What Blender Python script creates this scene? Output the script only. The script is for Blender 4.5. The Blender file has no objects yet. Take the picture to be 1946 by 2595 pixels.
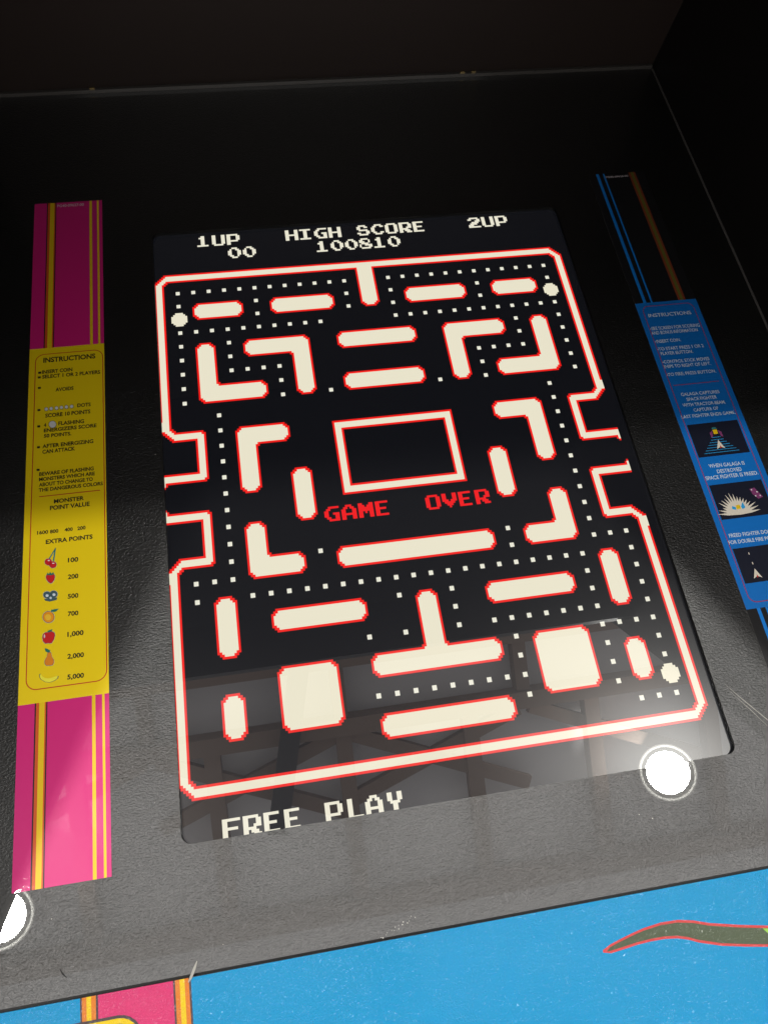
import bpy, bmesh, math, random
import numpy as np
from mathutils import Vector, Matrix

sc = bpy.context.scene
random.seed(7)

# ------------------------------------------------------------------ frames
# cabinet frame (mm): X right, Y up the monitor face, Z out of the monitor face, origin at the middle of
# the picture; the monitor face leans back 65 degrees from the vertical and sits a metre above the floor
TAU = math.radians(25.0)
CT, ST = math.cos(TAU), math.sin(TAU)
HEIGHT = 1.0
W3 = np.array([[1, 0, 0], [0, CT, -ST], [0, ST, CT]])
def wdir(v): return Vector(W3 @ np.array(v, float))
def wpt(p): return wdir(p) * 0.001 + Vector((0, 0, HEIGHT))

# camera pose and lens in the cabinet frame, measured from the picture on the monitor
CAM = np.array([-81.90684837, -236.64854304, 458.38379426])
RIGHT = np.array([0.98511711, -0.15761564, 0.06856819])
DOWN = np.array([-0.11505051, -0.90102482, -0.41823158])
FWD = np.array([0.12770148, 0.40411828, -0.90574872])
FPX, CX, CY = 1959.8, 973.0, 1297.5

# ------------------------------------------------------------------ camera
cd = bpy.data.cameras.new('camera')
cam = bpy.data.objects.new('camera', cd)
sc.collection.objects.link(cam)
cd.sensor_fit = 'VERTICAL'; cd.sensor_height = 36.0; cd.sensor_width = 27.0
cd.lens = FPX / 2595.0 * 36.0
cd.clip_start = 0.01; cd.clip_end = 100.0
m = Matrix.Identity(4)
for i, v in enumerate((wdir(RIGHT), -wdir(DOWN), -wdir(FWD))):
    for k in range(3): m[k][i] = v[k]
m.translation = wpt(CAM)
cam.matrix_world = m
sc.camera = cam

# ------------------------------------------------------------------ world and exposure
WORLD_STRENGTH = 1.25
LAMP_POWER = 30.0
w = bpy.data.worlds.new('World'); sc.world = w; w.use_nodes = True
bg = w.node_tree.nodes['Background']
bg.inputs['Color'].default_value = (1.0, 0.97, 0.93, 1)
bg.inputs['Strength'].default_value = WORLD_STRENGTH
sc.view_settings.view_transform = 'Standard'
sc.view_settings.look = 'None'
sc.view_settings.exposure = 0.0
sc.view_settings.gamma = 1.0
sc.view_settings.use_curve_mapping = False
sc.cycles.use_denoising = True
sc.cycles.max_bounces = 6

# ------------------------------------------------------------------ materials
def lin(c):
    return tuple(((x / 255.0) / 12.92 if x / 255.0 <= 0.04045 else ((x / 255.0 + 0.055) / 1.055) ** 2.4) for x in c)

def mat(name, color, rough=0.5, spec=0.5, coat=0.0, coat_rough=0.02, emit=None, emit_s=1.0, metal=0.0):
    m = bpy.data.materials.new(name); m.use_nodes = True
    b = m.node_tree.nodes['Principled BSDF']
    b.inputs['Base Color'].default_value = (*color, 1)
    b.inputs['Roughness'].default_value = rough
    b.inputs['Specular IOR Level'].default_value = spec
    b.inputs['Metallic'].default_value = metal
    b.inputs['Coat Weight'].default_value = coat
    b.inputs['Coat Roughness'].default_value = coat_rough
    if emit is not None:
        b.inputs['Emission Color'].default_value = (*emit, 1)
        b.inputs['Emission Strength'].default_value = emit_s
    return m

def nodes(m): return m.node_tree.nodes, m.node_tree.links, m.node_tree.nodes['Principled BSDF']

def add_bump(m, scale, strength, dist, detail=3.0, socket='Normal', stretch=None, rot=0.0):
    n, l, b = nodes(m)
    tc = n.new('ShaderNodeTexCoord'); mp = n.new('ShaderNodeMapping')
    l.new(tc.outputs['Object'], mp.inputs['Vector'])
    if stretch: mp.inputs['Scale'].default_value = stretch
    mp.inputs['Rotation'].default_value = (0, 0, rot)
    no = n.new('ShaderNodeTexNoise'); no.inputs['Scale'].default_value = scale
    no.inputs['Detail'].default_value = detail; no.inputs['Roughness'].default_value = 0.55
    l.new(mp.outputs['Vector'], no.inputs['Vector'])
    bu = n.new('ShaderNodeBump'); bu.inputs['Strength'].default_value = strength
    bu.inputs['Distance'].default_value = dist
    l.new(no.outputs['Fac'], bu.inputs['Height'])
    l.new(bu.outputs['Normal'], b.inputs[socket])
    return no, bu

def vary(m, scale, a, b_, detail=4.0, socket='Base Color'):
    n, l, b = nodes(m)
    tc = n.new('ShaderNodeTexCoord'); no = n.new('ShaderNodeTexNoise')
    no.inputs['Scale'].default_value = scale; no.inputs['Detail'].default_value = detail
    l.new(tc.outputs['Object'], no.inputs['Vector'])
    r = n.new('ShaderNodeValToRGB')
    r.color_ramp.elements[0].position = 0.35; r.color_ramp.elements[1].position = 0.68
    r.color_ramp.elements[0].color = (*a, 1); r.color_ramp.elements[1].color = (*b_, 1)
    l.new(no.outputs['Fac'], r.inputs['Fac'])
    l.new(r.outputs['Color'], b.inputs[socket])

M = {}
M['bezel'] = mat('leather_grain_black_plastic', (0.004, 0.004, 0.0036), rough=0.35, spec=1.0, coat=1.0, coat_rough=0.004)
M['bezel'].node_tree.nodes['Principled BSDF'].inputs['Coat IOR'].default_value = 1.62
add_bump(M['bezel'], 980, 1.0, 0.0006, detail=3.0, stretch=(0.7, 1.1, 1.1), rot=0.25)
def smudges(m, lo, hi):
    n, l, b = nodes(m)
    tc = n.new('ShaderNodeTexCoord'); no = n.new('ShaderNodeTexNoise'); no.inputs['Scale'].default_value = 14; no.inputs['Detail'].default_value = 6
    no.inputs['Distortion'].default_value = 0.8
    l.new(tc.outputs['Object'], no.inputs['Vector'])
    mr = n.new('ShaderNodeMapRange'); mr.inputs['From Min'].default_value = 0.52; mr.inputs['From Max'].default_value = 0.72
    mr.inputs['To Min'].default_value = lo; mr.inputs['To Max'].default_value = hi
    l.new(no.outputs['Fac'], mr.inputs['Value']); l.new(mr.outputs['Result'], b.inputs['Coat Roughness'])
smudges(M['bezel'], 0.004, 0.05)
M['bezel_edge'] = mat('bezel_edge', (0.004, 0.004, 0.004), rough=0.5, spec=0.2)
M['black_laminate'] = mat('black_laminate', (0.006, 0.0052, 0.005), rough=0.42, spec=0.3)
add_bump(M['black_laminate'], 900, 0.15, 0.0004)
M['brown_black'] = mat('brown_black_panel', (0.020, 0.013, 0.011), rough=0.45, spec=0.4)
add_bump(M['brown_black'], 700, 0.12, 0.0004)
M['trim'] = mat('smoked_trim', (0.055, 0.05, 0.046), rough=0.16, spec=0.9)
M['brass'] = mat('brass_glint', (0.75, 0.55, 0.25), rough=0.25, metal=1.0)  # metal for the glints modelled on the retaining strip
M['edge_line'] = mat('highlight_grey', (0.085, 0.08, 0.075), rough=0.5)  # bezel edge highlight put into a paler grey; also the blue card's rim
SCR = dict(rough=0.25, spec=0.22, coat=1.0, coat_rough=0.004)
M['lcd'] = mat('lcd_black', (0.006, 0.006, 0.007), emit=(0.0042, 0.0046, 0.0064), **SCR)
M['cream'] = mat('lit_cream', (0.01, 0.01, 0.01), emit=(0.90, 0.85, 0.66), **SCR)
M['red'] = mat('lit_red', (0.01, 0.01, 0.01), emit=(1.0, 0.012, 0.008), **SCR)
M['dot'] = mat('lit_dot', (0.01, 0.01, 0.01), emit=(0.90, 0.88, 0.74), **SCR)
M['white'] = mat('lit_white', (0.01, 0.01, 0.01), emit=(0.90, 0.86, 0.70), **SCR)
M['gtext'] = mat('lit_red_text', (0.01, 0.01, 0.01), emit=(0.95, 0.006, 0.01), **SCR)

for k in ('lcd', 'cream', 'red', 'dot', 'white', 'gtext'): M[k].node_tree.nodes['Principled BSDF'].inputs['Coat IOR'].default_value = 1.9
def ink(name, c, rough=0.5, coat=1.0):
    m = mat(name, c, rough=rough, spec=0.4, coat=coat, coat_rough=0.02)
    M[name] = m; return m
for nm, c in dict(magenta=(0.62, 0.012, 0.18), yellow=(0.82, 0.60, 0.002), stripe_yellow=(0.78, 0.52, 0.003), stripe_orange=(0.62, 0.09, 0.012),
                  ink_black=(0.012, 0.010, 0.010), ink_red=(0.52, 0.025, 0.015), ink_white=(0.70, 0.70, 0.70), pale_ink=(0.62, 0.55, 0.58),
                  card_blue=(0.002, 0.15, 0.52), line_blue=(0.004, 0.20, 0.66), card_black=(0.008, 0.008, 0.009), picture_black=(0.006, 0.008, 0.020),
                  dull_red=(0.30, 0.035, 0.10), rust=(0.20, 0.04, 0.014), olive=(0.12, 0.12, 0.02), text_white=(0.62, 0.70, 0.78),
                  sky_ink=(0.02, 0.34, 0.72), cherry=(0.56, 0.012, 0.016), stem_teal=(0.03, 0.20, 0.20), leaf=(0.01, 0.16, 0.12), grey_halo=(0.45, 0.46, 0.38),
                  orange_ink=(0.80, 0.30, 0.01), orange_core=(0.84, 0.50, 0.03), pear=(0.70, 0.22, 0.01), pretzel=(0.05, 0.10, 0.12), banana=(0.86, 0.80, 0.05),
                  slate=(0.05, 0.07, 0.10), violet=(0.20, 0.04, 0.14), bone=(0.72, 0.66, 0.55)).items():
    ink(nm, c)
# the foil of the card wrinkles towards its lower end
def wrinkle(m):
    n, l, b = nodes(m)
    tc = n.new('ShaderNodeTexCoord')
    no = n.new('ShaderNodeTexNoise'); no.inputs['Scale'].default_value = 170; no.inputs['Detail'].default_value = 4
    l.new(tc.outputs['Object'], no.inputs['Vector'])
    dot = n.new('ShaderNodeVectorMath'); dot.operation = 'DOT_PRODUCT'
    dot.inputs[1].default_value = (0, CT, ST)
    l.new(tc.outputs['Object'], dot.inputs[0])
    mr = n.new('ShaderNodeMapRange'); mr.interpolation_type = 'SMOOTHSTEP'
    mr.inputs['From Min'].default_value = HEIGHT * ST - 0.175; mr.inputs['From Max'].default_value = HEIGHT * ST - 0.235
    mr.inputs['To Min'].default_value = 0.0; mr.inputs['To Max'].default_value = 0.045
    b.inputs['Coat Roughness'].default_value = 0.02
    l.new(dot.outputs['Value'], mr.inputs['Value'])
    bu = n.new('ShaderNodeBump'); bu.inputs['Distance'].default_value = 0.0012
    l.new(mr.outputs['Result'], bu.inputs['Strength']); l.new(no.outputs['Fac'], bu.inputs['Height'])
    l.new(bu.outputs['Normal'], b.inputs['Coat Normal'])
for k in ('magenta', 'stripe_yellow', 'stripe_orange'): wrinkle(M[k])

# control panel overlay: pebbled polycarbonate
def overlay(name, c):
    m = mat(name, c, rough=0.36, spec=0.08)
    add_bump(m, 1350, 0.9, 0.0006, detail=2.0)
    m.node_tree.nodes['Principled BSDF'].inputs['Coat Weight'].default_value = 0.4
    m.node_tree.nodes['Principled BSDF'].inputs['Coat Roughness'].default_value = 0.10
    add_bump(m, 900, 0.8, 0.0007, detail=1.0, socket='Coat Normal')
    M[name] = m
for nm, c in dict(panel_blue=(0.001, 0.22, 0.46), panel_magenta=(0.52, 0.03, 0.13), panel_orange=(0.56, 0.16, 0.02), panel_yellow=(0.64, 0.44, 0.008),
                  panel_black=(0.06, 0.045, 0.05), panel_red=(0.50, 0.05, 0.05), panel_moss=(0.065, 0.085, 0.05), panel_green=(0.22, 0.50, 0.05)).items():
    overlay(nm, c)
M['scratch'] = mat('scuffed_plastic', (0.30, 0.29, 0.26), rough=0.6)
M['dust'] = mat('dust_speck', (0.45, 0.44, 0.40), rough=0.8)
M['ceiling'] = mat('painted_deck', (0.85, 0.84, 0.87), rough=0.8); vary(M['ceiling'], 1.3, (0.74, 0.73, 0.76), (0.90, 0.89, 0.92))
M['beam'] = mat('brown_steel', (0.26, 0.19, 0.155), rough=0.7, spec=0.2)
M['conduit'] = mat('black_conduit', (0.02, 0.02, 0.022), rough=0.5)
M['lamp_ring'] = mat('lit_trim_ring', (0.7, 0.7, 0.66), rough=0.4, emit=(1.0, 0.98, 0.90), emit_s=1.6)
M['lamp_body'] = mat('lamp_housing', (0.06, 0.06, 0.06), rough=0.4)
M['lamp_cup'] = mat('lamp_reflector', (0.5, 0.5, 0.48), rough=0.3, emit=(1.0, 0.98, 0.90), emit_s=0.5)

# ------------------------------------------------------------------ object helpers
col = sc.collection
class MB:
    """collects faces in the cabinet frame (mm) and links them as one mesh object"""
    def __init__(self): self.v = []; self.f = []; self.mi = []; self.mats = []
    def slot(self, m):
        if m not in self.mats: self.mats.append(m)
        return self.mats.index(m)
    def poly(self, pts, m, flip=False):
        i = len(self.v); self.v += [tuple(p) for p in pts]
        f = list(range(i, i + len(pts)))
        self.f.append(f[::-1] if flip else f); self.mi.append(self.slot(m))
    def flat(self, pts, z, m):
        """an outline in the plane of the face, facing the viewer"""
        a = sum(p[0] * q[1] - q[0] * p[1] for p, q in zip(pts, pts[1:] + pts[:1]))
        self.poly([(p[0], p[1], z) for p in (pts if a > 0 else pts[::-1])], m)
    def rect(self, x0, y0, x1, y1, z, m): self.flat([(x0, y0), (x1, y0), (x1, y1), (x0, y1)], z, m)
    def prism(self, pts, axis, a, b, m):
        """outline of 2D pts extruded along axis 0 (pts are Y,Z) or 2 (pts are X,Y)"""
        e = (lambda p, t: (t, p[0], p[1])) if axis == 0 else (lambda p, t: (p[0], p[1], t))
        n = len(pts)
        ar = sum(p[0] * q[1] - q[0] * p[1] for p, q in zip(pts, pts[1:] + pts[:1]))
        if ar < 0: pts = pts[::-1]
        self.poly([e(p, a) for p in pts][::-1], m); self.poly([e(p, b) for p in pts], m)
        for i in range(n):
            p, q = pts[i], pts[(i + 1) % n]
            self.poly([e(p, a), e(q, a), e(q, b), e(p, b)], m)
    def box(self, x0, y0, z0, x1, y1, z1, m): self.prism([(x0, y0), (x1, y0), (x1, y1), (x0, y1)], 2, z0, z1, m)
    def build(self, name, parent, label=None, world=False, smooth=False):
        me = bpy.data.meshes.new(name)
        vs = [Vector(p) for p in self.v] if world else [wpt(p) for p in self.v]
        me.from_pydata(vs, [], self.f)
        for mm in self.mats: me.materials.append(mm)
        me.polygons.foreach_set('material_index', self.mi)
        if smooth: me.polygons.foreach_set('use_smooth', [True] * len(self.f))
        me.update()
        o = bpy.data.objects.new(name, me); col.objects.link(o)
        if parent: o.parent = parent
        if label: o['label'] = label
        return o

def thing(name, label, cat, loc=(0, 0, 0), group=None):
    o = bpy.data.objects.new(name, None); col.objects.link(o); o.location = loc
    o.empty_display_size = 0.1
    o['label'] = label; o['category'] = cat
    if group: o['group'] = group
    return o

def face_hit(u, v, z):
    """where the photo's point (u, v) lies on a flat face at height z above the monitor picture"""
    d = FWD + RIGHT * ((u - CX) / FPX) + DOWN * ((v - CY) / FPX)
    s = (z - CAM[2]) / d[2]; p = CAM + d * s
    return (p[0], p[1])
def crop(s, ox, oy, z):
    return lambda x, y: face_hit(ox + x / s, oy + y / s, z)
S, AY = 1.4, 1.0692
def px(x, y): return ((x - 112) * S, (144 - y) * AY * S)

# ------------------------------------------------------------------ ceiling seen in the reflections
def structure(o): o['kind'] = 'structure'; return o
CEIL = HEIGHT + 2.06
b = MB(); z = CEIL; R_ = 6.0
b.poly([(-R_, -R_, z), (-R_, R_, z), (R_, R_, z), (R_, -R_, z)], M['ceiling'])
b.poly([(-R_, -R_, z + .1), (R_, -R_, z + .1), (R_, R_, z + .1), (-R_, R_, z + .1)], M['ceiling'])
structure(b.build('ceiling', None, world=True))

def bar(b, p, q, wd, ht, m):
    p, q = Vector(p), Vector(q); d = (q - p); n = Vector((-d.y, d.x, 0)).normalized() * wd / 2; u = Vector((0, 0, ht / 2))
    c = [[e + s * n + t * u for s, t in ((-1, -1), (1, -1), (1, 1), (-1, 1))] for e in (p, q)]
    for i in range(4):
        j = (i + 1) % 4
        b.poly([c[0][i], c[0][j], c[1][j], c[1][i]], m, flip=True)
    b.poly(c[0], m); b.poly(c[1][::-1], m)
truss = thing('roof_truss', 'brown steel framing under the pale ceiling, mirrored in the lower half of the screen', 'roof framing', (0, -0.75, CEIL - .08))
zt = CEIL - .06
tb = MB()
def tpart(name, p, q, wd=0.05, ht=0.05):
    b = MB(); off = Vector((0, -0.75, CEIL - .08))
    bar(b, Vector((*p, zt)) - off, Vector((*q, zt - 0.0)) - off, wd, ht, M['beam'])
    return b.build(name, truss, world=True)
for y in (-0.515, -0.735, -1.33): tpart('chord', (-3.2, y), (3.2, y), 0.055, 0.08)
for k in range(-8, 9): 
    x = 0.025 + k * 0.42
    tpart('post', (x, -1.30), (x, -0.765), 0.05, 0.05)
for x in (0.025, 0.635, -0.585): 
    tpart('brace', (x - .02, -0.765), (x - 0.60, -1.30 + .32), 0.045, 0.03); tpart('brace', (x + .02, -0.765), (x + 0.60, -1.02), 0.045, 0.03)
    tpart('post', (x, -0.705), (x, -0.545), 0.045, 0.05)
b = MB(); bar(b, (-0.062, -0.40, CEIL - .13), (-0.215, -1.02, CEIL - .13), 0.062, 0.05, M['conduit'])
o = b.build('cable_tray', None, world=True); o['label'] = 'black cable tray slung under the brown roof framing, a dark diagonal band in the reflection'; o['category'] = 'cable tray'

# round downlights whose mirror images sit at the lower corners of the face
def mirror_dir(u, v):
    p = face_hit(u, v, 5.0); d = np.array([p[0], p[1], 5.0]) - CAM; d /= np.linalg.norm(d)
    return np.array([p[0], p[1], 5.0]), d * np.array([1, 1, -1])
def lathe(b, prof, m, n=48):
    for k in range(n):
        a0, a1 = 2 * math.pi * k / n, 2 * math.pi * (k + 1) / n
        for (r0, z0), (r1, z1) in zip(prof, prof[1:]):
            q = [(r0 * math.cos(a0), r0 * math.sin(a0), z0), (r0 * math.cos(a1), r0 * math.sin(a1), z0), (r1 * math.cos(a1), r1 * math.sin(a1), z1), (r1 * math.cos(a0), r1 * math.sin(a0), z1)]
            if r0 == 0: q = q[1:]
            b.poly(q, m)
def make_lamp(u, v, label, scale=1.0):
    p, r = mirror_dir(u, v)
    wp, wr = wpt(p), wdir(r).normalized()
    t = (HEIGHT + 1.93 - wp.z) / wr.z
    pos = wp + wr * t
    root = thing('ceiling_lamp', label, 'ceiling lamp', pos, 'round downlights under the ceiling')
    rot = (-wr).to_track_quat('-Z', 'Y') if False else wr.to_track_quat('Z', 'Y')
    root.rotation_mode = 'QUATERNION'; root.rotation_quaternion = rot
    s = 0.001 * scale
    def part(name, prof, m):
        b = MB(); lathe(b, [(x * s, y * s) for x, y in prof], m); o = b.build(name, root, world=True, smooth=True); return o
    part('trim_ring', [(99, 2), (100, -3), (106, -5), (110, -2), (111, 4), (99, 8)], M['lamp_ring'])
    part('reflector', [(99, 8), (90, 20), (82, 24)], M['lamp_cup'])
    part('housing', [(111, 4), (112, 30), (90, 70), (40, 95), (0, 96)], M['lamp_body'])
    part('bulb_cap', [(0, -2.6), (3.6, -2.4), (4, 0)], M['lamp_body'])
    b = MB(); L = (CEIL - pos.z) * 1.0
    up = rot.inverted() @ Vector((0, 0, 1))
    bar_pts = [Vector((0, 0, 0.09)), up * L]
    d = (bar_pts[1] - bar_pts[0]); ring = []
    q = d.to_track_quat('Z', 'Y')
    for e in bar_pts: ring.append([e + q @ Vector((.012 * math.cos(2 * math.pi * k / 12), .012 * math.sin(2 * math.pi * k / 12), 0)) for k in range(12)])
    for k in range(12): b.poly([ring[0][k], ring[0][(k + 1) % 12], ring[1][(k + 1) % 12], ring[1][k]], M['lamp_body'])
    b.build('stem', root, world=True)
    ld = bpy.data.lights.new('lamp_light', 'AREA'); ld.shape = 'DISK'; ld.size = 0.164 * scale
    ld.energy = LAMP_POWER; ld.color = (1.0, 0.985, 0.93)
    lo = bpy.data.objects.new('lamp_light', ld); col.objects.link(lo); lo.parent = root
    lo.location = (0, 0, 0)
    return root
make_lamp(1693, 1957, 'round white downlight with a bright rim, mirrored at the lower right corner of the screen', 0.83)
make_lamp(2, 2325, 'round white downlight with a bright rim, mirrored half cut off below the magenta card', 0.83)

# ------------------------------------------------------------------ the arcade cabinet
cab = thing('arcade_cabinet', 'black arcade cabinet with a lit maze game, magenta and blue instruction cards, blue control panel', 'arcade machine')
XL, XR = -298.0, 298.0
YT, YB = 381.8, -273.5           # bezel sheet: top seam and the joint with the control panel
ZB = 3.0                         # its front face, above the picture plane

def rounded(x0, y0, x1, y1, r, n=6):
    pts = []
    for cx, cy, a in ((x1 - r, y1 - r, 0), (x0 + r, y1 - r, 90), (x0 + r, y0 + r, 180), (x1 - r, y0 + r, 270)):
        for k in range(n + 1):
            t = math.radians(a + 90.0 * k / n); pts.append((cx + r * math.cos(t), cy + r * math.sin(t)))
    return pts
# bezel with its rounded window
HX0, HX1, HY0, HY1 = -155.9, 163.5, -213.2, 218.4
b = MB()
hole = rounded(HX0, HY0, HX1, HY1, 5.5)
n = len(hole)
outer = []
for i, (x, y) in enumerate(hole):      # matching outer loop, corner by corner
    q = i // 7; k = i % 7
    cxy = ((XR, YT), (XL, YT), (XL, YB), (XR, YB))[q]
    if k == 3: outer.append(cxy)
    elif (q in (0, 2) and k < 3) or (q in (1, 3) and k > 3): outer.append((cxy[0], y))
    else: outer.append((x, cxy[1]))
for i in range(n):
    j = (i + 1) % n
    b.poly([(*hole[i], ZB), (*outer[i], ZB), (*outer[j], ZB), (*hole[j], ZB)], M['bezel'])
    b.poly([(*hole[i], ZB), (*hole[j], ZB), (*hole[j], 0.4), (*hole[i], 0.4)], M['bezel_edge'])
bezel = b.build('bezel', cab)
b = MB()
def wisp(pts, wd, m, z=ZB + .12):
    pts = [Vector((*p, 0)) for p in pts]
    for i in range(len(pts) - 1):
        t = (pts[i + 1] - pts[i]); nn = Vector((-t.y, t.x, 0)).normalized()
        w0 = wd * (0.25 + math.sin(math.pi * i / (len(pts) - 1)) * .75) / 2; w1 = wd * (0.25 + math.sin(math.pi * (i + 1) / (len(pts) - 1)) * .75) / 2
        b.flat([tuple((pts[i] + nn * w0))[:2], tuple((pts[i + 1] + nn * w1))[:2], tuple((pts[i + 1] - nn * w1))[:2], tuple((pts[i] - nn * w0))[:2]], z, m)
def fh(u, v): return face_hit(u, v, ZB + .12)
wisp([fh(1835, 1733), fh(1880, 1772), fh(1946, 1826), fh(1990, 1870)], 0.5, M['scratch'])
wisp([fh(1846, 1750), fh(1900, 1798), fh(1946, 1842)], 0.35, M['scratch'])
wisp([fh(500, 2435), fh(493, 2455), fh(484, 2478), fh(478, 2490)], 1.5, M['scratch'])
wisp([fh(152, 2455), fh(160, 2468), fh(170, 2478)], 0.8, M['bezel_edge'])
b.build('scratch', bezel)
b = MB()
for k in range(46):
    x, y, r = random.uniform(-290, 290), random.uniform(-265, 200), random.uniform(.12, .42)
    if HX0 - 2 < x < HX1 + 2 and y > HY0 - 2: continue
    b.flat([(x + r * math.cos(a), y + r * .7 * math.sin(a)) for a in [k2 * 1.047 for k2 in range(6)]], ZB + .12, M['dust'])
for k in range(16):
    u = 968 + k * 5.5 + random.uniform(-4, 4); v = 2377 - k * 3.8 + random.uniform(-5, 5)
    x, y = fh(u, v); r = random.uniform(.15, .4)
    b.flat([(x + r * math.cos(a), y + r * math.sin(a)) for a in [k2 * 1.257 for k2 in range(5)]], ZB + .12, M['dust'])
o = b.build('dust', bezel)

# monitor: black panel, then the lit picture in 224 x 288 picture cells
b = MB()
b.box(HX0 - 12, HY0 - 12, -14, HX1 + 12, HY1 + 12, 0.0, M['lcd'])
display = b.build('display', cab)
NX, NY = 224, 288
grid = np.zeros((NY, NX), int)          # 1 cream 2 red 3 dot 4 white text 5 red text
half = '''
==============
=............#
=.####.#####.#
=o####.#####.#
=.............
=.##.#####.###
=.##.#####.###
=.##....##.   
=.#####.##.###
=.#####.##.###
=.............
XXX.####.     
XXX.####.     
XXX.##.       
XXX.##.##.    
   .##.##.    
XXX....##.    
XXX.##.##.    
XXX.##........
XXX.####.#####
=...####.#####
=.##..........
=.##.###### .#
=.##.###### .#
=.##....... .#
=....####.####
=.##.####.####
=.##.####.....
=o##.####.####
=...      ####
=============='''.strip().split('\n')
rows = [r.ljust(14, '.') + r.ljust(14, '.')[::-1] for r in half]
def is_block(r, c): return rows[r][c] == '#'
ext = np.ones((248, NX), bool); blk = np.zeros((248, NX), bool)
for r in range(31):
    for c in range(28):
        ch = rows[r][c]
        ext[r * 8:r * 8 + 8, c * 8:c * 8 + 8] = ch in '=X'
        blk[r * 8:r * 8 + 8, c * 8:c * 8 + 8] = ch == '#'
def erode(a, n_, edge, octagon=False):
    for it in range(n_):
        p = np.pad(a, 1, constant_values=edge)
        a = p[1:-1, 1:-1] & p[:-2, 1:-1] & p[2:, 1:-1] & p[1:-1, :-2] & p[1:-1, 2:] & ((p[:-2, :-2] & p[2:, 2:] & p[:-2, 2:] & p[2:, :-2]) | (octagon and it % 2 == 0))
    return a
def soften(a):
    """knock the corners off, in steps of a picture cell"""
    for it in range(2):
        p = np.pad(a, 1, constant_values=False)
        cnt = sum(p[1 + dy:p.shape[0] - 1 + dy, 1 + dx:p.shape[1] - 1 + dx].astype(int) for dx in (-1, 0, 1) for dy in (-1, 0, 1))
        a = (a & (cnt >= 5 + it)) | (~a & (cnt >= 5 + it))
    return a
full = ext | blk
lab_ext = ~soften(~erode(ext, 3, True))
wall = lab_ext & ~erode(lab_ext, 5, True, True)
for i in range(4):
    for j in range(4 - i):
        wall[i, j] = wall[i, -1 - j] = wall[-1 - i, j] = wall[-1 - i, -1 - j] = False
inner = soften(erode(blk, 3, False))
stub = full & ~ext
# the stub from the top wall joins the frame
inner[2:18, 107:117] |= True
wall = wall | inner
wall[93:131, 82:142] = True; wall[98:126, 87:137] = False      # a plain hollow frame in the middle
wp_ = np.pad(wall, 1, constant_values=False)
edge = wall & ~(wp_[:-2, 1:-1] & wp_[2:, 1:-1] & wp_[1:-1, :-2] & wp_[1:-1, 2:] & wp_[:-2, :-2] & wp_[2:, 2:] & wp_[:-2, 2:] & wp_[2:, :-2])
for r in range(248):                 # walls that run off the picture have no end cap
    for c in (0, NX - 1):
        lo, hi = max(0, r - 6), min(248, r + 7)
        if edge[r, c] and wall[r, c] and not wall[lo:hi, c].all() and 16 < r < 232:
            if 0 < r < 247 and wall[r - 1, c] and wall[r + 1, c]: edge[r, c] = False
g = grid[24:272]
g[wall] = 1; g[edge] = 2
keep = lambda r, c: (r <= 9 and not (5 <= r <= 8 and 9 < c < 18) and not (r == 4 and 10 < c < 15)) or (10 <= r <= 20 and c in (3, 24)) or (r >= 19 and not (c < 10 and r > 21) and not (r in (20, 23) and 5 < c < 14))
for r in range(31):
    for c in range(28):
        ch = rows[r][c]; y, x = r * 8, c * 8
        if ch == '.' and keep(r, c) and not g[y + 2:y + 6, x + 2:x + 6].any(): g[y + 3:y + 5, x + 3:x + 5] = 3
        if ch == 'o' and not (r > 20 and c < 14):
            for yy in range(8):
                for xx in range(8):
                    if (yy - 3.5) ** 2 + (xx - 3.5) ** 2 < 17: g[y + yy, x + xx] = 1
FONT = {
'1': '..11... .111... ..11... ..11... ..11... ..11... 111111.', 'U': '11...11 11...11 11...11 11...11 11...11 11...11 .11111.',
'P': '111111. 11...11 11...11 11...11 111111. 11..... 11.....', '2': '.11111. 11...11 ....111 ..1111. .1111.. 111.... 1111111',
'H': '11...11 11...11 11...11 1111111 11...11 11...11 11...11', 'I': '111111. ..11... ..11... ..11... ..11... ..11... 111111.',
'G': '..11111 .11.... 11..... 11..111 11...11 .11..11 ..11111', 'S': '.1111.. 11..11. 11..... .11111. .....11 11...11 .11111.',
'C': '..1111. .11..11 11..... 11..... 11..... .11..11 ..1111.', 'O': '.11111. 11...11 11...11 11...11 11...11 11...11 .11111.',
'R': '111111. 11...11 11...11 11..111 11111.. 11.111. 11..111', 'E': '111111. 11..... 11..... 11111.. 11..... 11..... 111111.',
'0': '..111.. .1..11. 11...11 11...11 11...11 .11..1. ..111..', '8': '.1111.. 11...1. 111..1. .1111.. 1..1111 1....11 .11111.',
'M': '11...11 111.111 1111111 1111111 11.1.11 11...11 11...11', 'A': '..111.. .11.11. 11...11 11...11 1111111 11...11 11...11',
'V': '11...11 11...11 11...11 111.111 .11111. ..111.. ...1...', 'F': '1111111 11..... 11..... 111111. 11..... 11..... 11.....',
'L': '.11.... .11.... .11.... .11.... .11.... .11.... .111111', 'Y': '.11..11 .11..11 .11..11 ..1111. ...11.. ...11.. ...11..'}
def say(s, c, y, val):
    for i, ch in enumerate(s):
        if ch == ' ': continue
        for r, line in enumerate(FONT[ch].split()):
            for k, q in enumerate(line):
                if q == '1' and y + r < NY: grid[y + r, (c + i) * 8 + k] = val
say('1UP', 3, 0, 4); say('HIGH SCORE', 9, 0, 4); say('2UP', 22, 0, 4); say('00', 5, 9, 4); say('100810', 11, 9, 4)
say('GAME', 9, 160, 5); say('OVER', 15, 160, 5); say('FREE PLAY', 2, 280, 4)
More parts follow.
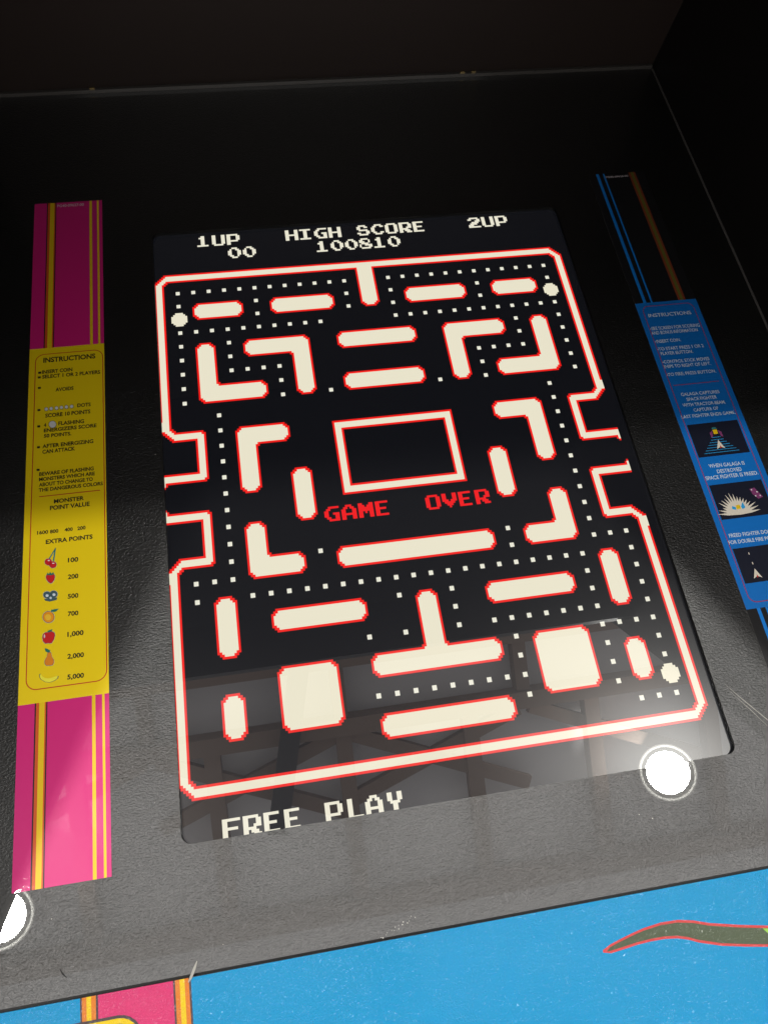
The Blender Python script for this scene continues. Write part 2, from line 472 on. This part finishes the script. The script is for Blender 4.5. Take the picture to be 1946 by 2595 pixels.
def cells(vals, name, mats):
    b = MB(); done = np.zeros_like(grid, bool)
    for r in range(NY):
        c = 0
        while c < NX:
            v = grid[r, c]
            if v in vals and not done[r, c]:
                c1 = c
                while c1 + 1 < NX and grid[r, c1 + 1] == v and not done[r, c1 + 1]: c1 += 1
                r1 = r
                while r1 + 1 < NY and (grid[r1 + 1, c:c1 + 1] == v).all() and not done[r1 + 1, c:c1 + 1].any(): r1 += 1
                done[r:r1 + 1, c:c1 + 1] = True
                (x0, y0), (x1, y1) = px(c, r1 + 1), px(c1 + 1, r)
                b.rect(x0, y0, x1, y1, 0.1, mats[vals.index(v)])
                c = c1
            c += 1
    return b.build(name, display)
cells([1, 2], 'maze_wall', [M['cream'], M['red']])
cells([3], 'dot_trail', [M['dot']])
cells([4], 'score_lettering', [M['white']])
cells([5], 'message_lettering', [M['gtext']])

# lettering printed on the cards
_tc = {}
def glyphs(s, bold):
    key = (s, bold)
    if key not in _tc:
        cu = bpy.data.curves.new('lettering', 'FONT'); cu.body = s; cu.size = 1.0; cu.offset = bold; cu.resolution_u = 3
        o = bpy.data.objects.new('lettering', cu); col.objects.link(o)
        bpy.context.view_layer.update()
        me = bpy.data.meshes.new_from_object(o.evaluated_get(bpy.context.evaluated_depsgraph_get()))
        vs = [v.co.copy() for v in me.vertices]; fs = [tuple(p.vertices) for p in me.polygons]
        bpy.data.objects.remove(o); bpy.data.curves.remove(cu); bpy.data.meshes.remove(me)
        _tc[key] = (vs, fs)
    return _tc[key]
capv, _ = glyphs('H', 0.0); CAPH = max(v.y for v in capv)
def letter(b, s, p0, p1, cap, z, m, bold=0.03):
    """one printed line: baseline from p0 to p1 on the card, capitals cap mm tall"""
    vs, fs = glyphs(s, bold)
    x0, x1 = min(v.x for v in vs), max(v.x for v in vs)
    a, e = Vector(p0), Vector(p1); d = e - a; sx = d.length / (x1 - x0); d.normalize(); nn = Vector((-d.y, d.x)); sy = cap / CAPH
    i = len(b.v); k = b.slot(m)
    for v in vs:
        q = a + d * ((v.x - x0) * sx) + nn * (v.y * sy); b.v.append((q.x, q.y, z))
    for f in fs:
        q = [Vector(b.v[i + t]) for t in f]
        ar = sum(q[t].x * q[(t + 1) % len(q)].y - q[(t + 1) % len(q)].x * q[t].y for t in range(len(q)))
        f = [i + t for t in f]; b.f.append(f if ar > 0 else f[::-1]); b.mi.append(k)
def lines(b, cr, rowsl, z, m, cap=28, bold=0.03):
    for it in rowsl:
        s, xa, ya, xb, yb = it[:5]; cp = it[5] if len(it) > 5 else cap
        p0, p1 = cr(xa, ya), cr(xb, yb); t = cr(xa, ya - cp)
        letter(b, s, p0, p1, t[1] - p0[1], z, m, bold)
def outline_ring(b, pts, wd, z, m):
    """closed line of width wd along pts"""
    n = len(pts); P = [Vector(p) for p in pts]; I, O = [], []
    for i in range(n):
        t = (P[(i + 1) % n] - P[i - 1]).normalized(); nn = Vector((-t.y, t.x)); I.append(P[i] + nn * wd / 2); O.append(P[i] - nn * wd / 2)
    for i in range(n):
        j = (i + 1) % n; b.flat([tuple(I[i]), tuple(O[i]), tuple(O[j]), tuple(I[j])], z, m)
def ell(cr, x, y, rx, ry, n=20, rot=0.0):
    c, s = math.cos(rot), math.sin(rot)
    return [cr(x + rx * math.cos(t) * c - ry * math.sin(t) * s, y + rx * math.cos(t) * s + ry * math.sin(t) * c) for t in [2 * math.pi * k / n for k in range(n)]]

ZC, ZT = ZB + .2, ZB + .3      # card face, printing
cA, cB = crop(3.316, 0, 450, ZC), crop(3.316, 0, 1100, ZC)

# --- magenta and yellow card
x0, x1 = (-61.1 - 112) * S * .989 - .9, (-25.4 - 112) * S * .989 - .9
tl, bl_ = face_hit(84, 517, ZC), face_hit(38, 2262, ZC); tr, br_ = face_hit(256, 508, ZC), face_hit(289, 2222, ZC)
x0, x1 = (tl[0] + bl_[0]) / 2, (tr[0] + br_[0]) / 2
y1, y0 = (tl[1] + tr[1]) / 2, (bl_[1] + br_[1]) / 2
yt = (face_hit(80, 887, ZC)[1] + face_hit(268, 868, ZC)[1]) / 2
yb = (face_hit(54, 1786, ZC)[1] + face_hit(285, 1757, ZC)[1]) / 2
wd = x1 - x0
stripes = [(0, .183, 'magenta'), (.183, .198, 'ink_black'), (.198, .232, 'stripe_orange'), (.232, .292, 'stripe_yellow'), (.292, .308, 'stripe_orange'), (.308, .322, 'ink_black'),
           (.322, .810, 'magenta'), (.810, .848, 'stripe_yellow'), (.848, .922, 'magenta'), (.922, .950, 'stripe_yellow'), (.950, 1, 'magenta')]
b = MB()
for a, e, k in stripes:
    b.rect(x0 + a * wd, yt, x0 + e * wd, y1, ZC, M[k]); b.rect(x0 + a * wd, y0, x0 + e * wd, yb, ZC, M[k])
b.rect(x0, yb, x1, yt, ZC, M['yellow'])
rim = [(x0, y0), (x1, y0), (x1, y1), (x0, y1)]
for p, q in zip(rim, rim[1:] + rim[:1]): b.poly([(*p, ZB + .02), (*q, ZB + .02), (*q, ZC), (*p, ZC)], M['ink_black'])
card = b.build('instruction_card', cab, label='magenta card with a yellow instruction panel, fruit pictures and yellow stripes')
b = MB()
pa, pb = cA(293, 1560), cA(866, 1500); pc = cB(235, 2080); yy1 = (cA(360, 1490)[1] + cA(825, 1446)[1]) / 2; yy0 = (cB(300, 2150)[1] + cB(870, 2068)[1]) / 2
outline_ring(b, rounded((pa[0] + pc[0]) / 2, yy0, pb[0], yy1, 6.0), 0.55, ZT, M['ink_red'])
q0, q1 = cB(332, 528), cB(845, 472); ym = (q0[1] + q1[1]) / 2
b.rect(q0[0], ym - .28, q1[0], ym + .28, ZT, M['ink_red'])
b.build('border_line', card)
b = MB()
lines(b, cA, [('INSTRUCTIONS', 368, 1556, 805, 1518, 38), ('INSERT COIN', 357, 1650, 612, 1626), ('SELECT 1 OR 2 PLAYERS', 358, 1690, 846, 1647), ('AVOIDS', 470, 1798, 622, 1783),
              ('DOTS', 653, 1930, 766, 1920), ('SCORE 10 POINTS', 384, 2017, 763, 1980, 30), ('4', 372, 2095, 392, 2093), ('FLASHING', 494, 2082, 710, 2062, 30),
              ('ENERGIZERS SCORE', 372, 2141, 815, 2096), ('50 POINTS.', 372, 2187, 603, 2165)], ZT, M['ink_black'])
lines(b, cB, [('AFTER ENERGIZING', 360, 120, 788, 74, 30), ('CAN ATTACK', 360, 166, 634, 136, 30), ('BEWARE OF FLASHING', 333, 353, 792, 303, 29), ('MONSTERS WHICH ARE', 332, 397, 800, 345),
              ('ABOUT TO CHANGE TO', 331, 442, 784, 392), ('THE DANGEROUS COLORS', 329, 487, 868, 428), ('MONSTER', 457, 583, 709, 553, 32), ('POINT VALUE', 423, 640, 757, 603, 34),
              ('1600', 315, 845, 408, 836), ('800', 424, 835, 494, 827), ('400', 546, 820, 615, 812), ('200', 654, 808, 723, 799), ('EXTRA POINTS', 388, 924, 782, 878, 34),
              ('100', 574, 1079, 661, 1070, 36), ('200', 574, 1219, 662, 1209, 36), ('500', 573, 1383, 662, 1373, 36), ('700', 573, 1530, 662, 1520, 36), ('1,000', 570, 1703, 706, 1686, 38),
              ('2,000', 570, 1889, 709, 1872, 38), ('5,000', 569, 2062, 709, 2045, 38)], ZT, M['ink_black'])
lines(b, cA, [('PG40-09627-00', 485, 250, 708, 236, 20)], ZT, M['pale_ink'], bold=0.01)
for cr, x, y in ((cA, 325, 1650), (cA, 322, 1690), (cA, 322, 1778), (cA, 319, 1964), (cA, 317, 2101), (cB, 315, 121), (cB, 312, 311)):
    b.flat([cr(x, y), cr(x + 25, y - 2), cr(x + 25, y - 19), cr(x, y - 17)], ZT, M['ink_black'])
b.build('lettering', card)
b = MB()
for x, y, r in ((393, 1947, 17), (434, 1943, 17), (479, 1938, 17), (520, 1933, 17), (562, 1929, 17), (606, 1924, 17), (445, 2075, 33)):
    b.flat(ell(cA, x, y, r, r * .95), ZT, M['ink_black']); b.flat(ell(cA, x, y, r - 3, (r - 3) * .95), ZT + .05, M['ink_white'])
b.build('dot_picture', card)
Z1, Z2, Z3 = ZT, ZT + .04, ZT + .08
def pt(l, cr): return [cr(*p) for p in l]
def grow(l, k):
    cx, cy = sum(p[0] for p in l) / len(l), sum(p[1] for p in l) / len(l)
    return [(cx + (x - cx) * k, cy + (y - cy) * k) for x, y in l]
def shape(b, l, m, halo=1.14):
    b.flat(pt(grow(l, halo), cB), Z1, M['grey_halo']); b.flat(pt(grow(l, (1 + halo) / 2), cB), Z1 + .02, M['slate']); b.flat(pt(l, cB), Z2, m)
def e2(x, y, rx, ry, n=18): return [(x + rx * math.cos(2 * math.pi * k / n), y + ry * math.sin(2 * math.pi * k / n)) for k in range(n)]
b = MB()
for (xa, ya) in ((405, 1060), (442, 1075)):
    b.flat(pt([(xa + 6, ya - 10), (462, 968), (470, 955), (474, 962), (xa + 18, ya - 8)], cB), Z1 + .03, M['stem_teal'])
for cx_, cy_ in ((410, 1075), (448, 1098)):
    shape(b, e2(cx_, cy_, 29, 27), M['cherry']); b.flat(pt(e2(cx_ + 4, cy_ - 12, 10, 5), cB), Z3, M['ink_white'])
b.build('cherry_picture', card)
b = MB()
shape(b, [(398, 1185), (412, 1180), (440, 1176), (458, 1180), (464, 1198), (458, 1225), (445, 1245), (430, 1253), (412, 1244), (398, 1225), (391, 1202)], M['cherry'])
b.flat(pt([(396, 1184), (404, 1166), (416, 1176), (426, 1160), (438, 1174), (452, 1160), (460, 1180), (430, 1188)], cB), Z3, M['leaf'])
b.build('strawberry_picture', card)
b = MB()
for cx_, cy_ in ((400, 1352), (455, 1346)):
    b.flat(ell(cB, cx_, cy_, 36, 33), Z1, M['grey_halo']); b.flat(ell(cB, cx_, cy_, 32, 29), Z2, M['pretzel'])
b.flat(pt([(384, 1400), (374, 1388), (410, 1380), (440, 1372), (486, 1376), (480, 1394), (450, 1402), (420, 1408)], cB), Z2 + .01, M['pretzel'])
for cx_, cy_, r in ((400, 1358, 13), (458, 1350, 13), (430, 1378, 10)): b.flat(ell(cB, cx_, cy_, r, r * .9), Z3, M['text_white'])
b.build('pretzel_picture', card)
b = MB()
shape(b, e2(412, 1538, 46, 46), M['orange_ink']); b.flat(pt(e2(408, 1540, 26, 26), cB), Z3, M['orange_core'])
b.flat(pt([(432, 1492), (436, 1474), (445, 1478), (462, 1472), (498, 1468), (484, 1486), (460, 1496), (442, 1494)], cB), Z3, M['leaf'])
b.build('orange_picture', card)
b = MB()
shape(b, [(412, 1668), (436, 1660), (458, 1670), (464, 1692), (456, 1725), (438, 1755), (420, 1758), (408, 1755), (388, 1760), (368, 1742), (362, 1710), (368, 1682), (388, 1668)], M['cherry'], 1.1)
b.flat(pt(e2(378, 1700, 6, 16), cB), Z3, M['pale_ink'])
b.flat(pt([(408, 1666), (402, 1656), (414, 1650), (446, 1640), (440, 1656), (424, 1664)], cB), Z3, M['leaf'])
b.build('apple_picture', card)
b = MB()
shape(b, [(405, 1838), (420, 1834), (434, 1842), (438, 1870), (454, 1895), (456, 1920), (444, 1940), (420, 1944), (392, 1944), (380, 1925), (382, 1900), (398, 1872)], M['pear'], 1.1)
b.flat(pt([(414, 1838), (388, 1828), (380, 1800), (405, 1806), (430, 1822)], cB), Z3, M['leaf'])
b.build('pear_picture', card)
b = MB()
ban = [(338, 2022), (350, 2018), (356, 2034), (380, 2050), (410, 2054), (440, 2048), (470, 2036), (490, 2034), (486, 2052), (460, 2072), (420, 2086), (385, 2082), (352, 2062), (340, 2044)]
cxs = grow(ban, 1.08)
for i in range(6):     # a bent outline: quads between its upper and lower edge
    for lst, zz, mm in ((cxs, Z1, M['slate']), (ban, Z2, M['banana'])):
        up_, lo_ = lst[1:8], ([lst[0]] + lst[:7:-1])[:7]
        b.flat(pt([up_[i], up_[i + 1], lo_[i + 1], lo_[i]], cB), zz, mm)
b.build('banana_picture', card)

# --- blue and black card
tl, tr = face_hit(1490, 443, ZC), face_hit(1612, 438, ZC)
ul, ur, ll = face_hit(1608, 769, ZC), face_hit(1762, 758, ZC), face_hit(1890, 1545, ZC)
x0 = (ul[0] + ll[0]) / 2; x1 = ur[0]; y1 = (tl[1] + tr[1]) / 2 + .6; yt = (ul[1] + ur[1]) / 2; yb = ll[1]; y0 = yb - (y1 - yt)
wd = x1 - x0
stripes = [(0, .14, 'card_black'), (.14, .188, 'line_blue'), (.188, .262, 'card_black'), (.262, .290, 'line_blue'), (.290, .715, 'card_black'), (.715, .752, 'rust'), (.752, .80, 'olive'), (.80, .835, 'rust'), (.835, 1, 'card_black')]
b = MB()
for a, e, k in stripes:
    b.rect(x0 + a * wd, yt, x0 + e * wd, y1, ZC, M[k]); b.rect(x0 + a * wd, y0, x0 + e * wd, yb, ZC, M[k])
b.rect(x0, yb, x1, yt, ZC, M['card_blue'])
rim = [(x0, y0), (x1, y0), (x1, y1), (x0, y1)]
for p, q in zip(rim, rim[1:] + rim[:1]): b.poly([(*p, ZB + .02), (*q, ZB + .02), (*q, ZC), (*p, ZC)], M['edge_line'])
card = b.build('instruction_card', cab, label='black card with a bright blue instruction panel and small dark pictures')
cC, cD, cE = crop(4.189, 1550, 750, ZC), crop(3.686, 1650, 1150, ZC), crop(3.345, 1450, 400, ZC)
b = MB()
outline_ring(b, rounded(x0 + .085 * wd, yb + 4.0, x1 - .085 * wd, yt - 3.4, 5.0), 0.6, ZT, M['dull_red'])
q0, q1 = cC(652, 948), cC(1135, 907); ym = (q0[1] + q1[1]) / 2
b.rect(q0[0], ym - .3, q1[0], ym + .3, ZT, M['dull_red'])
b.build('border_line', card)
b = MB()
lines(b, cC, [('INSTRUCTIONS', 392, 228, 843, 192, 36), ('SEE SCREEN FOR SCORING', 424, 364, 934, 325), ('AND BONUS INFORMATION', 422, 413, 912, 374), ('INSERT COIN.', 476, 501, 732, 480),
              ('TO START PRESS 1 OR 2', 498, 582, 975, 543), ('PLAYER BUTTON.', 521, 630, 862, 603), ('CONTROL STICK MOVES', 554, 718, 1035, 680), ('SHIPS TO RIGHT OF LEFT.', 551, 769, 1050, 731),
              ('TO FIRE; PRESS BUTTON.', 597, 853, 1105, 811), ('GALAGA CAPTURES', 736, 1064, 1142, 1030), ('SPACE FIGHTER', 796, 1115, 1116, 1088), ('WITH TRACTOR-BEAM.', 754, 1177, 1207, 1140),
              ('CAPTURE OF', 870, 1229, 1132, 1205), ('LAST FIGHTER ENDS GAME.', 740, 1302, 1310, 1250)], ZT, M['text_white'], cap=33, bold=0.012)
lines(b, cD, [('WHEN GALAGA IS', 540, 132, 872, 100), ('DESTROYED', 617, 182, 845, 158), ('SPACE FIGHTER IS FREED.', 510, 248, 998, 192),
              ('FREED FIGHTER DOCKS', 728, 783, 1162, 734), ('FOR DOUBLE FIRE POWER', 725, 847, 1200, 792)], ZT, M['text_white'], cap=34, bold=0.012)
lines(b, cE, [('PG40-09628-00', 284, 172, 472, 160, 14)], ZT, M['pale_ink'], bold=0.01)
for x, y in ((408, 352), (460, 488), (488, 570), (540, 705), (589, 840)): b.flat(ell(cC, x, y, 6, 7, 10), ZT, M['text_white'])
b.build('lettering', card)
def frame3(cr, quad):
    P = [cr(*q) for q in quad]; xa = (P[0][0] + P[3][0]) / 2; xb = (P[1][0] + P[2][0]) / 2; ya = (P[0][1] + P[1][1]) / 2; yb_ = (P[2][1] + P[3][1]) / 2
    return xa, yb_, xb, ya
pics = [frame3(cC, ((792, 1366), (1330, 1320), (1463, 1660), (916, 1716)))]
xa, ya, xb, yb_ = pics[0]
p2t = cD(534, 297)[1]; p2b = cD(650, 620)[1]; p3t = cD(752, 890)[1]; p3b = cD(870, 1215)[1]
pics += [(xa, p2b, xb, p2t), (xa, p3b, xb, p3t)]
def dart(b, cx_, cy_, s, m1, m2, z):
    """a plain paper dart"""
    b.flat([(cx_, cy_ + s), (cx_ + s * .75, cy_ - s * .7), (cx_, cy_ - s * .3)], z, m1); b.flat([(cx_, cy_ + s), (cx_, cy_ - s * .3), (cx_ - s * .75, cy_ - s * .7)], z, m1)
    b.flat([(cx_ - s * .16, cy_ - s * .55), (cx_ + s * .16, cy_ - s * .55), (cx_, cy_)], z + .03, m2)
for i, (xa, ya, xb, yb_) in enumerate(pics):
    b = MB(); b.rect(xa, ya, xb, yb_, ZT, M['picture_black']); W_, H_ = xb - xa, yb_ - ya; xm = (xa + xb) / 2; z = ZT + .04
    if i == 0:
        for k in range(7):
            y = ya + H_ * (.09 + .075 * k); hw = W_ * (.34 - .043 * k); b.rect(xm - hw - 1, y, xm + hw - 1, y + .35, z, M['sky_ink'])
        dart(b, xm - .6, ya + H_ * .30, 4.2, M['bone'], M['ink_red'], z + .03)
        xm -= .3; y = yb_ - H_ * .30; b.flat([(xm - 1.6, y - 1.5), (xm + 1.6, y - 1.5), (xm + 1.6, y + 2), (xm - 1.6, y + 2)], z, M['stripe_yellow'])
        for s in (-1, 1): b.flat([(xm + s * 2, y + 1.4), (xm + s * 4.4, y - .2), (xm + s * 4.6, y - 4.2), (xm + s * 3, y - 3.6)], z, M['violet'])
        b.flat([(xm - 2, y + 2.6), (xm + 2, y + 2.6), (xm + 1.2, y + 3.8), (xm - 1.2, y + 3.8)], z, M['stem_teal'])
    elif i == 1:
        cx_, cy_ = xa + W_ * .37, ya + H_ * .12; pts = []
        for k in range(35):
            a = math.pi * k / 34; r = (9.6 if k % 2 == 0 else 12.5 + random.uniform(0, 5)); pts.append((cx_ + r * math.cos(a) * .92, cy_ + r * math.sin(a) * .98 - .4))
        c0 = (cx_, cy_ - 1)
        for p, q in zip(pts, pts[1:]): b.flat([c0, p, q], z, M['bone'])
        y = cy_ + 4.6; xm = cx_ + .6
        b.flat([(xm - 1.7, y - 1.6), (xm + 1.6, y - 1.2), (xm + 1.2, y + 1.8), (xm - 1.5, y + 1.4)], z + .04, M['stripe_yellow'])
        for s in (-1, 1): b.flat([(xm + s * 1.8, y), (xm + s * 4.2, y + 2.4 + s), (xm + s * 4.8, y - .8), (xm + s * 2.4, y - 1.8)], z + .04, M['sky_ink'])
        cx2, cy2 = xa + W_ * .80, ya + H_ * .62
        b.flat([(cx2 - 3.4, cy2 + 3.8), (cx2 + .6, cy2 + 4.4), (cx2 + 2.4, cy2 + .4), (cx2 + 4.2, cy2 - 3), (cx2 + .4, cy2 - 4.2), (cx2 - 2.4, cy2 - .4)], z, M['violet'])
        for dx, dy in ((-2.6, 2.6), (.8, .6), (2, -2.4), (-1.2, -2.2)): b.rect(cx2 + dx, cy2 + dy, cx2 + dx + .9, cy2 + dy + .9, z + .03, M['ink_white'])
    else:
        for dx in (-.04, .34):
            x = xm + W_ * dx - W_ * .2
            dart(b, x, ya + H_ * .22, 4.0, M['bone'], M['ink_red'], z)
            for k in (.5, .78): b.rect(x - .3, ya + H_ * k, x + .3, ya + H_ * k + 1.6, z, M['bone'])
    b.build('game_picture', card)

# --- frame of the cabinet round the face
b = MB(); b.box(XL + 1, YT - 4.5, ZB + .1, XR - 1.5, YT - 1.5, ZB + 3.2, M['trim']); b.box(XL + 1, YT - 1.2, ZB + .1, XR - 1.5, YT - .2, ZB + 5.0, M['trim'])
strip = b.build('retaining_strip', cab)
for uu, vv in ((233, 240), (1178, 198), (1206, 197)):
    b = MB(); x = face_hit(uu, vv, ZB + 5)[0]; b.box(x - 2.0, YT - 3.4, ZB + 3.3, x + 2.0, YT - 2.2, ZB + 4.2, M['brass']); b.build('glint_block', strip)  # added blocks standing in for tiny highlights of the strip
b = MB(); b.box(XR - 1.6, YB + .5, ZB + .1, XR - .3, YT - 5, ZB + .9, M['edge_line']); b.box(XL + .3, YB + .5, ZB + .1, XL + 1.6, YT - 5, ZB + .9, M['edge_line'])  # thin strips coloured paler as the highlight along the bezel edge
b.build('edge_highlight_strip', cab)
# side panels: profile read from where their front edges mirror in the face
prof = [(620, -320), (620, 640), (80, 640), (-8, 452), (-150, 259), (-236, 150), (-340, 55), (-470, 30), (-520, -40), (-470, -420), (-330, -700), (200, -700)]
for xs in (XL - 19, XR + .0):
    b = MB(); b.prism(prof, 0, xs, xs + 19, M['black_laminate'])
    b.build('side_panel', cab)
b = MB(); b.prism([(YT, -4), (YT + 16, -4), (YT - 32, 392), (YT - 48, 392)], 0, XL, XR, M['brown_black']); b.build('speaker_panel', cab)
b = MB(); b.prism([(YT - 32, 392.5), (YT - 32, 410), (30, 410), (-31, 386), (-31, 372), (30, 392.5)], 0, XL, XR, M['black_laminate'])
b.build('marquee_hood', cab)

# --- control panel, a hair lower than the face, bending gently down
PB = math.radians(-3.0); Y0 = YB - 1.6; Z0 = ZB - 1.2
def pan(x, d): return (x, Y0 - d * math.cos(PB), Z0 + d * math.sin(PB))
nrm = (0, math.sin(PB), math.cos(PB))
def pan_hit(u, v):
    d = FWD + RIGHT * ((u - CX) / FPX) + DOWN * ((v - CY) / FPX); o_ = np.array(pan(0, 0)); n_ = np.array(nrm)
    p = CAM + d * (((o_ - CAM) @ n_) / (d @ n_)); return (p[0], (Y0 - p[1]) / math.cos(PB))
class PB_(MB):
    def pflat(self, pts, lift, m):
        q = [(p[0], -p[1]) for p in pts]; a = sum(i[0] * j[1] - j[0] * i[1] for i, j in zip(q, q[1:] + q[:1])); pts = pts if a > 0 else pts[::-1]
        self.poly([tuple(np.array(pan(*p)) + np.array(nrm) * lift) for p in pts], m)
b = PB_(); D = 190.0
bx = lambda x: pan_hit(x / 3.19, 2400 + (575 - (x - 0) * .168) / 3.19)[0]
edges = [650, 665, 702, 740, 778, 795, 1403, 1419, 1456, 1496, 1531, 1548]
ex = [bx(e) for e in edges]
seq = ['panel_blue', 'panel_black', 'panel_orange', 'panel_yellow', 'panel_orange', 'panel_black', 'panel_magenta', 'panel_black', 'panel_orange', 'panel_yellow', 'panel_orange', 'panel_black', 'panel_blue']
xs = [XL] + ex + [XR]
for i, k in enumerate(seq): b.pflat([(xs[i], 0), (xs[i + 1], 0), (xs[i + 1], D), (xs[i], D)], 0, M[k])
ends = [pan(XL, 0), pan(XL, D), pan(XR, D), pan(XR, 0)]
for p, q in zip(ends, ends[1:] + ends[:1]): b.poly([p, (p[0], p[1], p[2] - 18), (q[0], q[1], q[2] - 18), q], M['panel_black'])
panel = b.build('control_panel', cab)
b = PB_()
kc = lambda x, y: pan_hit(x / 3.19, 2400 + y / 3.19)
xr_ = kc(1160, 622)[0]; yt_ = (kc(700, 597)[1] + kc(1060, 535)[1]) / 2; xl_ = XL + 12
def rr(x0, y0, x1, y1, r): return rounded(x0, y0, x1, y1, r)
for k, (inset, mm) in enumerate(((0, 'panel_black'), (1.3, 'panel_yellow'), (3.6, 'panel_black'), (4.6, 'panel_magenta'), (9.0, 'panel_yellow'), (11.5, 'panel_magenta'))):
    b.pflat(rr(xl_ + inset, yt_ + inset, xr_ - inset, D - 20 - inset, max(2, 12 - inset)), .10 + .05 * k, M[mm])
b.build('rounded_emblem', panel)
b = PB_()
sw = lambda x, y: pan_hit(1400 + x / 3.038, 2200 + y / 3.038)
up_ = [(385, 632), (440, 588), (520, 545), (610, 500), (700, 460), (830, 418), (960, 398), (1080, 402), (1200, 422), (1430, 436), (1659, 442), (1900, 440), (2150, 470), (2330, 540)]
lo_ = [(388, 650), (450, 655), (560, 620), (650, 590), (750, 565), (860, 545), (960, 540), (1040, 550), (1120, 572), (1300, 598), (1480, 604), (1659, 606), (1950, 600), (2330, 560)]
for k, (t, mm) in enumerate(((0.0, 'panel_red'), (0.17, 'panel_moss'))):
    U, L = [], []
    for i, (p, q) in enumerate(zip(up_, lo_)):
        h = (q[1] - p[1]); off = min(20, h * .45) if k else 0
        dx = 32 if (k and i == 0) else 0
        U.append((p[0] + dx, p[1] + off)); L.append((q[0] + dx, q[1] - off))
    for i in range(len(U) - 1): b.pflat([sw(*U[i]), sw(*U[i + 1]), sw(*L[i + 1]), sw(*L[i])], .12 + .06 * k, M[mm])
b.pflat([sw(1612, 464), sw(1760, 462), sw(1720, 560)], .26, M['panel_green'])
b.build('swoosh_emblem', panel)
b = MB(); b.box(XL, YB - 1.5, ZB - 16, XR, YB - .1, ZB - 3.5, M['bezel_edge']); b.build('joint_gap', cab)
